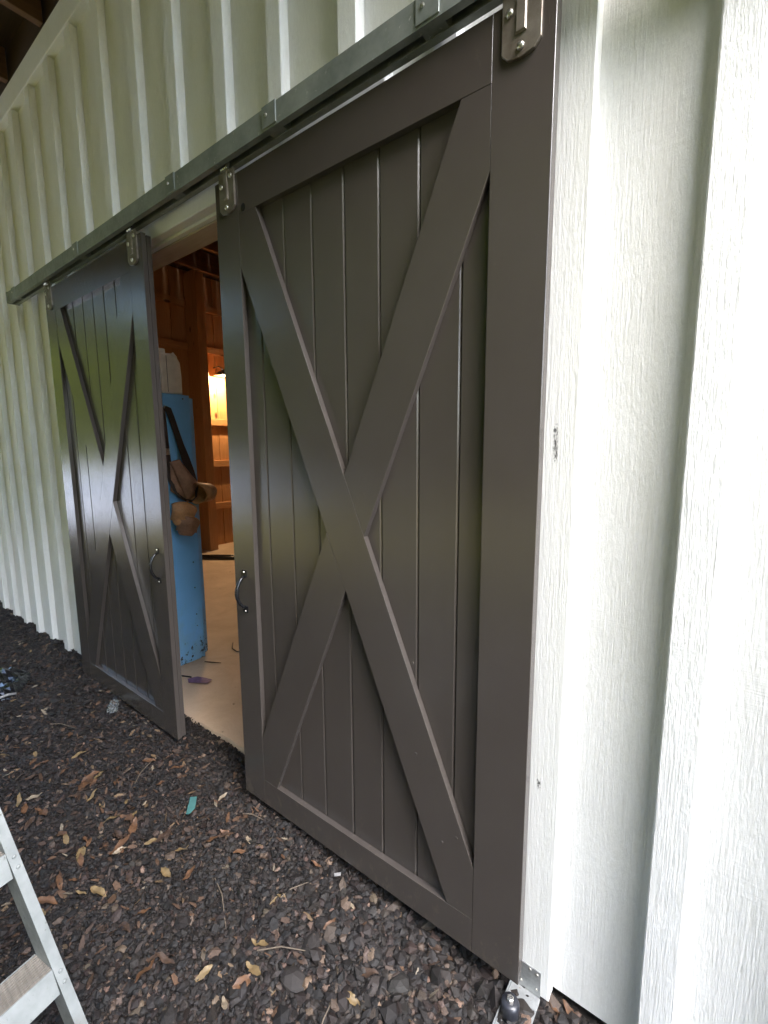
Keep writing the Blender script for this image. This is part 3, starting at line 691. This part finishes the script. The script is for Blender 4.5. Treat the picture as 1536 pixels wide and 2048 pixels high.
for tz in (0.324, 0.592, 0.860, 1.128, 1.396):
    hw = yw(tz)-.0005; xf = LN*tz-.002
    bm = bmesh.new(); box(bm, xf-.074, xf-.003, -hw, hw, tz-.0035, tz)
    for k in range(9): box(bm, xf-.071+k*.0076, xf-.0675+k*.0076, -hw, hw, tz+.0001, tz+.0016)
    tr = obj('tread', bm, M['tread'], LA)
    # front lip follows the rail's lean
    bm = bmesh.new(); pf = [(xf, tz+.0018), (xf-.0028, tz+.0018), (xf-.0028-LN*0.052, tz-.052), (xf-LN*0.052, tz-.052)]
    a = [bm.verts.new((x, -hw, z)) for x, z in pf]; b = [bm.verts.new((x, hw, z)) for x, z in pf]
    bm.faces.new(a); bm.faces.new(b)
    for i in range(4): bm.faces.new((a[i], a[(i+1) % 4], b[(i+1) % 4], b[i]))
    obj('front_lip', bm, M['alu'], tr)
    bm = bmesh.new(); box(bm, xf-.0768, xf-.0742, -hw, hw, tz-.03, tz+.0018); obj('back_lip', bm, M['alu'], tr)
    for sg in (1, -1):
        for dz in (-.012, -.036):
            obj('rivet', lathe([(.005, 0), (.004, .002), (.001, .003)], 8, Vector((1, 0, .37)), Vector((LN*(tz+dz)+.0002, sg*(yw(tz+dz)+.012), tz+dz))), M['alu'], tr)
for sg in (1, -1):
    bm = bmesh.new(); d0 = Vector((-.03, sg*.2335, .20)); d1 = Vector((LN*.324-.035, sg*.03, .316))
    tube(bm, [d0, d1], .011, 4); obj('foot_brace', bm, M['alu'], LA)
obj('top_cap', B(LN*LH-.13, LN*LH+.02, -.20, .20, LH-.035, LH+.012, bev=.006), M['alu'], LA)
for rz in (.35, .80, 1.25):
    obj('rear_bar', T([(-1.29+.26*rz, -.222-SPL*rz, rz), (-1.29+.26*rz, .222+SPL*rz, rz)], .010, 8), M['alu'], LA)

# ------------------------------------------------------------------ gravel
def ico(sub):
    bm = bmesh.new(); bmesh.ops.create_icosphere(bm, subdivisions=sub, radius=1.0); bm.verts.ensure_lookup_table()
    v = np.array([q.co[:] for q in bm.verts]); f = np.array([[q.index for q in fc.verts] for fc in bm.faces]); bm.free(); return v, f
IV, IF = ico(1); IV2, IF2 = ico(2)
def rotm(n):
    q = nr.normal(size=(n, 4)); q /= np.linalg.norm(q, axis=1, keepdims=True); a, b, c, d = q.T
    return np.stack([1-2*(c*c+d*d), 2*(b*c-a*d), 2*(b*d+a*c), 2*(b*c+a*d), 1-2*(b*b+d*d), 2*(c*d-a*b), 2*(b*d-a*c), 2*(c*d+a*b), 1-2*(b*b+c*c)], 1).reshape(-1, 3, 3)
def stones(px, py, r, jit=.22, base=(IV, IF), sink=.25):
    n = len(px); v, f = base
    P = v[None]*(1+nr.normal(0, jit, (n, len(v), 1))) * nr.uniform(.55, 1.25, (n, 1, 3))
    P = np.einsum('nij,nkj->nki', rotm(n), P)
    P[:, :, 2] *= .75
    P = P*r[:, None, None]
    P[:, :, 0] += px[:, None]; P[:, :, 1] += py[:, None]; P[:, :, 2] += (gz(px, py)+r*sink+nr.uniform(-.003, .010, n))[:, None]
    Fa = f[None]+(np.arange(n)*len(v))[:, None, None]
    return P.reshape(-1, 3), Fa.reshape(-1, f.shape[1])
PAL = np.array([(.040, .034, .030), (.062, .052, .046), (.095, .085, .078), (.075, .042, .030), (.36, .31, .27), (.75, .64, .55), (.024, .020, .019)])
def stone_cols(px, py, nv):
    n = len(px); t = np.clip((px+2.6)/2.4, 0, 1)[:, None]          # browner humus to the left, greyer rock to the right
    left = np.array([.30, .22, .05, .22, .02, .007, .183]); right = np.array([.24, .28, .20, .08, .11, .04, .05])
    pr = (1-t)*left+t*right; cum = np.cumsum(pr, 1); u = nr.random((n, 1))*cum[:, -1:]
    c = .118*np.array((1.24, .97, .78))*PAL[(u > cum).sum(1)]*nr.uniform(.5, 1.6, (n, 1))*nr.uniform(.93, 1.07, (n, 3))
    return np.repeat(c, nv, 0)
TRI = np.array([(-6.0, .09), (-6.0, -.30), (-1.95, -.95), (-.95, -1.15), (.95, .075)])
def inpoly(px, py, poly):
    ins = np.zeros(len(px), bool); j = len(poly)-1
    for i in range(len(poly)):
        xi, yi = poly[i]; xj_, yj = poly[j]
        c = ((yi > py) != (yj > py)) & (px < (xj_-xi)*(py-yi)/(yj-yi+1e-12)+xi); ins ^= c; j = i
    return ins
def sample(n, x0, x1, y0, y1): return nr.uniform(x0, x1, n), nr.uniform(y0, y1, n)
def allowed(px, py):
    indoor = (px > OX0) & (px < OX1)
    lim = np.where(indoor, .150, .088)
    return py < lim
px, py = sample(170000, -6.0, .95, -1.15, .155)
k = (inpoly(px, py, TRI) | ((py > .05) & (px < .9))) & allowed(px, py); px, py = px[k], py[k]
far = np.clip((-px-2.5)/3, 0, 1); k = nr.random(len(px)) > far*.55; px, py = px[k], py[k]
r = np.clip(np.exp(nr.normal(math.log(.0057), .42, len(px))), .0028, .016)*(1+.75*np.clip((px+1.3)/1.2, 0, 1))*(1+.4*np.clip((-px-2.5)/3, 0, 1))
Va, Fa = stones(px, py, r); Ca = stone_cols(px, py, len(IV))
px, py = sample(34000, -6.6, 2.5, -2.6, .08); k = ~inpoly(px, py, TRI) & allowed(px, py); px, py = px[k], py[k]
r = np.clip(np.exp(nr.normal(math.log(.012), .4, len(px))), .005, .03)
Vb, Fb = stones(px, py, r); Cb = stone_cols(px, py, len(IV))
px, py = sample(420, -3.2, .9, -1.0, .06); k = inpoly(px, py, TRI); px, py = px[k], py[k]
r = np.clip(np.exp(nr.normal(math.log(.0145), .22, len(px))), .010, .024)*np.where(px > -1.2, 1.0, .7)
Vc, Fcc = stones(px, py, r, .09, (IV2, IF2), .1); Cc = stone_cols(px, py, len(IV2))
gv = colour_mesh('gravel', np.concatenate([Va, Vb, Vc]), np.concatenate([Fa, Fb+len(Va), Fcc+len(Va)+len(Vb)]), np.concatenate([Ca, Cb, Cc]), M['stone'])
gv['kind'] = 'stuff'; gv['label'] = 'dark brown and grey crushed gravel covering the ground before the doors'; gv['category'] = 'gravel'
# bark flakes and leaf crumbs between the stones
n = 5200; px, py = sample(n, -4.6, .6, -1.0, .05); k = inpoly(px, py, TRI) & (nr.random(n) < np.where(px < -1.1, 1.0, .35)); px, py = px[k], py[k]; n = len(px)
Lf = nr.uniform(.006, .020, n); Wf = Lf*nr.uniform(.18, .5, n)
tp_ = np.array([(-1, -.6, 0), (0, -1, .25), (1, -.3, 0), (1, .4, .1), (0, 1, .3), (-1, .5, .05)], float)
P = tp_[None]*np.stack([Lf, Wf, Lf*.5], 1)[:, None, :]
ang = nr.uniform(0, 2*math.pi, n); tl = nr.normal(0, .45, n); t2 = nr.normal(0, .5, n)
ca_, sa_ = np.cos(ang), np.sin(ang)
P[:, :, 2] += P[:, :, 0]*tl[:, None]+P[:, :, 1]*t2[:, None]
P = np.stack([P[:, :, 0]*ca_[:, None]-P[:, :, 1]*sa_[:, None], P[:, :, 0]*sa_[:, None]+P[:, :, 1]*ca_[:, None], P[:, :, 2]], 2)
P[:, :, 0] += px[:, None]; P[:, :, 1] += py[:, None]; P[:, :, 2] += (gz(px, py)+nr.uniform(.010, .017, n))[:, None]
FP = np.array([(0.07, .038, .022), (.12, .06, .028), (.19, .12, .06), (.045, .028, .02), (.33, .27, .19)])
cc = FP[nr.choice(5, n, p=[.34, .26, .10, .27, .03])]*.55*nr.uniform(.7, 1.3, (n, 1))
FF = (np.array([(0, 1, 4, 5), (1, 2, 3, 4)])[None]+(np.arange(n)*6)[:, None, None]).reshape(-1, 4)
lf = colour_mesh('leaf_litter', P.reshape(-1, 3), FF, np.repeat(cc, 6, 0), M['stone'])
lf['kind'] = 'stuff'; lf['label'] = 'brown bark flakes and leaf crumbs strewn over the gravel'; lf['category'] = 'leaf litter'

bm = bmesh.new(); vs = [bm.verts.new((x_, y_, float(gz(x_, y_))+.02)) for x_, y_ in ((-9.5, -2.75), (-9.5, -6.5), (-24, -24), (-44, -26), (-48, -2.2), (-14, -2.0))]; bm.faces.new(vs)
dv = obj('unseen_pale_ground', bm, M['paleground']); dv['kind'] = 'structure'  # unseen bright ground, added for the pale band mirrored in the left door
# larger rocks lying proud of the gravel
def rock(x, y, r, col, label, sq=(1.2, .95, .6), rz=0.0):
    v = IV2*(1+nr.normal(0, .07, (len(IV2), 1)))*np.array(sq)*r
    # knock flats into it
    for _ in range(5):
        d = nr.normal(size=3); d /= np.linalg.norm(d); h = v@d; lim = h.max()*.72; v -= np.outer(np.clip(h-lim, 0, None)*.85, d)
    me_o = colour_mesh('rock', v, IF2, np.tile(np.array(col)*np.array((.17, .15, .135)), (len(v), 1)), M['stone'])
    me_o.location = (x, y, float(gz(x, y))+r*.30); me_o.rotation_euler = (0, 0, rz)
    return tag(me_o, label, 'rock', 'larger rocks in the gravel')
G1 = 'fist-sized grey brown rock lying proud of the dark gravel'; G4 = 'dark brown rock on the gravel between the black sack and the far door'; G2 = 'pale grey rock lying on the dark gravel near the door'; G3 = 'reddish stone lying on the gravel under the white wall edge'
for x, y, r, c, lb, rz in ((-.54, -.33, .036, (.105, .09, .082), G1, .3), (-.285, -.155, .034, (.085, .08, .07), G1, 1.1), (-.385, -.145, .026, (.085, .08, .075), G1, 1.9),
                          (-.55, -.24, .034, (.095, .082, .076), G1, 2.3), (-.275, -.09, .020, (.30, .28, .26), G2, .5), (-2.85, -.25, .030, (.060, .048, .042), G4, .9),
                          (-2.72, -.24, .030, (.065, .055, .047), G4, .2), (-.585, -.17, .021, (.24, .23, .22), G2, 2.0), (-.345, -.20, .027, (.19, .165, .155), G2, 1.4),
                          (-.465, -.045, .020, (.22, .22, .21), G2, .3), (.100, .045, .018, (.30, .17, .15), G3, .4), (.150, .055, .018, (.33, .19, .165), G3, 1.3), (-.43, -.25, .022, (.10, .085, .08), G1, 1.0)):
    rock(x, y, r, c, lb, (1.25, .9, .55), rz)

# ------------------------------------------------------------------ fallen leaves
def leaf_mesh(i):
    q = random.Random(40+i); L, W = 1.0, q.uniform(.14, .30); cur = q.uniform(-.35, .45); fold = q.uniform(.15, .55); tw = q.uniform(-.6, .6); n_ = 9
    V_ = []; F_ = []
    for k in range(n_+1):
        t = k/n_; wv_ = W*(math.sin(math.pi*min(1, t*.93+.03))**.8)*(1-.35*t)*(1+.12*math.sin(t*23+i)); x_ = (t-.5)*L; z_ = cur*(t-.5)**2+.03*math.sin(6*t+i); a_ = tw*(t-.5)
        for s in (-1, -.5, 0, .5, 1):
            yy = s*wv_; zz = abs(s)*wv_*fold+.04*math.sin(11*t+3*s+i)*abs(s)
            V_.append((x_, yy*math.cos(a_)-zz*math.sin(a_), z_+yy*math.sin(a_)+zz*math.cos(a_)))
    for k in range(n_):
        for s in range(4): a = k*5+s; F_.append((a, a+1, a+6, a+5))
    return V_, F_
LM = {}
for i in range(6):
    for c in LEAF:
        V_, F_ = leaf_mesh(i); me = bpy.data.meshes.new('fallen_leaf'); me.from_pydata(V_, [], F_); me.materials.append(LEAF[c])
        me.polygons.foreach_set('use_smooth', [True]*len(me.polygons)); LM[i, c] = me
LBL = dict(tan='tan curled dead leaf lying on the dark gravel', orange='rusty orange dead leaf lying on the dark gravel', brown='dark brown dead leaf lying flat on the gravel', pale='pale straw coloured dead leaf on the dark gravel')
def leaf(x, y, c, s):
    o = bpy.data.objects.new('fallen_leaf', LM[rnd.randrange(6), c]); C.objects.link(o)
    sc = .058*s; o.scale = (sc, sc, sc); o.location = (x, y, float(gz(x, y))+.019); o.rotation_euler = (rnd.uniform(-.35, .35), rnd.uniform(-.3, .3), rnd.uniform(0, 6.28))
    tag(o, LBL[c], 'leaf', c+' fallen leaves')
LEAVES = [(-1.53, -0.281, 'pale', 0.6), (-1.606, -0.547, 'tan', 0.9), (-1.477, -0.541, 'tan', 1.2), (-1.39, -0.439, 'orange', 1.5), (-1.442, -0.368, 'orange', 1.4), (-1.31, -0.355, 'tan', 1.0), (-1.416, -0.629, 'orange', 1.1), (-1.312, -0.598, 'tan', 0.7), (-1.078, -0.501, 'orange', 0.9), (-0.897, -0.576, 'orange', 1.6), (-0.88, -0.529, 'brown', 1.3), (-0.756, -0.48, 'tan', 1.0), (-0.648, -0.482, 'pale', 0.8), (-1.292, -0.06, 'pale', 0.8), (-1.831, -0.378, 'orange', 1.5), (-1.829, -0.413, 'orange', 1.2), (-1.839, -0.338, 'tan', 1.0), (-1.819, -0.559, 'orange', 1.4), (-1.814, -0.608, 'brown', 1.2), (-0.992, -0.184, 'orange', 0.9), (-0.743, -0.199, 'tan', 0.6), (-0.534, -0.084, 'pale', 0.6), (-0.545, -0.17, 'orange', 0.8), (-0.684, -0.334, 'tan', 1.0), (-0.646, -0.386, 'tan', 1.1), (-0.372, -0.264, 'tan', 1.0), (-0.731, -0.047, 'orange', 0.8), (-0.645, -0.417, 'orange', 1.2), (-1.976, -0.6, 'tan', 1.3), (-1.94, -0.556, 'pale', 1.0), (-1.756, -0.151, 'orange', 1.0), (-2.088, -0.332, 'tan', 1.2), (-2.089, -0.288, 'brown', 1.0), (-0.897, -0.146, 'brown', 0.8), (-0.556, -0.287, 'brown', 1.0), (-0.374, -0.191, 'brown', 1.1), (-1.237, -0.472, 'brown', 1.1), (-1.299, -0.313, 'brown', 1.4), (-1.181, -0.307, 'tan', 0.9), (0.078, 0.065, 'orange', 0.9), (0.121, 0.077, 'orange', 1.0), (-0.499, -0.149, 'orange', 0.5), (-1.378, -0.677, 'orange', 1.3), (-1.375, -0.727, 'orange', 1.2), (-1.369, -0.781, 'brown', 1.3), (-0.33, 0.054, 'orange', 0.7), (-0.254, -0.01, 'brown', 0.8)]
for a in LEAVES: leaf(*a)
kk = 0
for _ in range(34):                                  # drift of leaves off the far door's corner
    leaf(rnd.gauss(-1.62, .26), rnd.gauss(-.44, .10), rnd.choice(['orange', 'orange', 'brown', 'tan']), rnd.uniform(.6, 1.3))
while kk < 80:
    x, y = rnd.uniform(-4.4, .3), rnd.uniform(-1.0, -.02)
    if not inpoly(np.array([x]), np.array([y]), TRI)[0] or rnd.random() < (0 if x < -1.0 else .6): continue
    leaf(x, y, rnd.choice(['orange', 'brown', 'brown', 'tan', 'orange', 'pale']), rnd.uniform(.45, 1.15)); kk += 1
# twigs
for x, y, a, L in ((-1.08, -.06, .3, .05), (-.60, -.30, .6, .09), (-1.7, -.2, 2.2, .08), (-.9, -.33, -.4, .10), (-2.4, -.3, .4, .09), (-.72, -.16, 1.2, .05), (-.40, -.33, 1.9, .07)):
    z = float(gz(x, y))+.018; c_, s_ = math.cos(a), math.sin(a)
    tag(obj('dead_twig', T([(-L*c_, -L*s_, 0), (-.2*L*c_-.1*L*s_, -.2*L*s_+.1*L*c_, .006), (L*c_, L*s_, .002)], [.0018, .0022, .001], 6), M['twig'], loc=(x, y, z)), 'thin dry twig lying across the gravel', 'twig', 'twigs on the gravel')
tag(flat_scrap('card_scrap', [(-1.402, -0.146), (-1.379, -0.129), (-1.325, -0.17), (-1.315, -0.198), (-1.328, -0.208)], float(gz(-1.346, -.168))+.022, M['teal'], .0015, .003), 'small teal card scrap lying on the gravel between the doors', 'scrap')
tag(flat_scrap('paint_chip', [(-.655, -.035), (-.637, -.018), (-.628, -.028), (-.645, -.043)], float(gz(-.64, -.03))+.02, M['white'], .0015, .002), 'small white paint chip on the gravel under the right door', 'scrap')

# crumpled black plastic sack with a white cord, out on the gravel
bm = bmesh.new(); nu, nv = 26, 20; G_ = []
for i in range(nu+1):
    row = []
    for j in range(nv+1):
        u, v = i/nu*2-1, j/nv*2-1; e = max(0.0, 1-(u*u*.9+v*v*.9))
        h = .075*e**.6+.018*math.sin(9*u+5*v)*e+.014*math.sin(17*v-7*u)*e+rnd.uniform(-.006, .006)
        row.append(bm.verts.new((u*.30*(1+.1*math.sin(5*v)), v*.20*(1+.12*math.sin(4*u+1)), h)))
    G_.append(row)
for i in range(nu):
    for j in range(nv): bm.faces.new((G_[i][j], G_[i+1][j], G_[i+1][j+1], G_[i][j+1]))
sk = thing('plastic_sack', 'crumpled black plastic sack with a white cord lying on the gravel by the far wall', 'sack', (-3.30, -0.42, float(gz(-3.3, -.42))+.004))
obj('film', bm, M['plasticbag'], sk)
obj('cord', T([(-.25, -.19, .03), (-.05, -.205, .022), (.12, -.19, .02), (.22, -.12, .022), (.275, -.03, .03), (.30, .03, .045), (.29, .07, .03)], .008, 8), M['white'], sk, smooth=True)
# crushed clear plastic bottle at the foot of the far door
bt = thing('crushed_bottle', 'crushed clear plastic bottle lying on the gravel at the foot of the door', 'bottle', (-2.40, -0.045, float(gz(-2.4, -.045))+.022))
bm = lathe([(.010, 0), (.013, .012), (.026, .035), (.022, .055), (.030, .075), (.024, .095), (.030, .115), (.028, .14), (.010, .142)], 14, Vector((.85, -.45, .05)), Vector((-.06, .03, 0)))
for v in bm.verts: v.co.z *= .55; v.co.x += rnd.uniform(-.002, .002)
obj('body', bm, M['clear'], bt); obj('cap', lathe([(.0125, -.010), (.0125, .002)], 12, Vector((.85, -.45, .05)), Vector((-.06, .03, 0))), M['rubber'], bt)

# ------------------------------------------------------------------ woods beyond the yard (mirrored in the doors), plus unseen trees added for shade
Vq = []; cq = []
spots = [(x_, -11-abs(nr.normal(0, .8)), nr.uniform(12.5, 14.0)) for x_ in np.arange(-18, 5.4, .8)]
spots += [(1.9, -4.0, 6.4), (0.8, -4.6, 6.2), (2.9, -5.0, 5.8), (1.2, -4.8, 5.0), (4.2, -6.2, 6.4), (5.4, -7.2, 7.0)]  # unseen near trees, added to cut the light on the left wall
spots += [(D_*math.sin(math.radians(az)), -D_*math.cos(math.radians(az)), nr.uniform(2.2, 3.4) if az > 26 else 7.5)
          for az in list(np.arange(-96, -77, 3.2))+list(np.arange(-50, 105, 3.2)) for D_ in (nr.uniform(18, 24),)]
spots += [(50*math.sin(math.radians(az)), -50*math.cos(math.radians(az)), 15.0) for az in np.arange(-86, -48, 1.6)]
spots += [(4.1, -3.3, 6.6), (5.2, -4.6, 6.8)]            # unseen thin-crowned trees, added to dim the light on the right wall
for cx, cy, hmax in spots:
    m_ = int((60 if hmax in (6.6, 6.8) else 110)*hmax)
    p = nr.normal(size=(m_, 3)); p /= np.linalg.norm(p, axis=1, keepdims=True); p *= nr.random((m_, 1))**.4
    thin = hmax in (6.6, 6.8)
    p *= np.array([1.7, 1.7, hmax*(.34 if thin else .52)]); p += np.array([cx, cy, hmax*(.66 if thin else .50)])
    if thin:                                            # bare trunk under the high crown
        kx = np.array([(cx-.09, cy, -.1), (cx+.09, cy, -.1), (cx+.06, cy, 4.5), (cx-.06, cy, 4.5), (cx, cy-.09, -.1), (cx, cy+.09, -.1), (cx, cy+.06, 4.5), (cx, cy-.06, 4.5)])
        Vq.append(kx); cq.append(np.tile(np.array([(.06, .05, .04)]), (8, 1)))
    q = nr.normal(size=(m_, 4, 3))*.22
    Vq.append((p[:, None]+q).reshape(-1, 3)); cq.append(np.repeat(np.array([(.17, .20, .04)])*nr.uniform(.6, 1.5, (m_, 1)), 4, 0))
Vq = np.concatenate(Vq); cq = np.concatenate(cq)
wd = colour_mesh('woodland', Vq, np.arange(len(Vq)).reshape(-1, 4), cq, M['foliage']); wd['kind'] = 'stuff'
wd['label'] = 'green woodland edge beyond the yard mirrored in the glossy doors, with unseen trees added for shade'; wd['category'] = 'woodland'
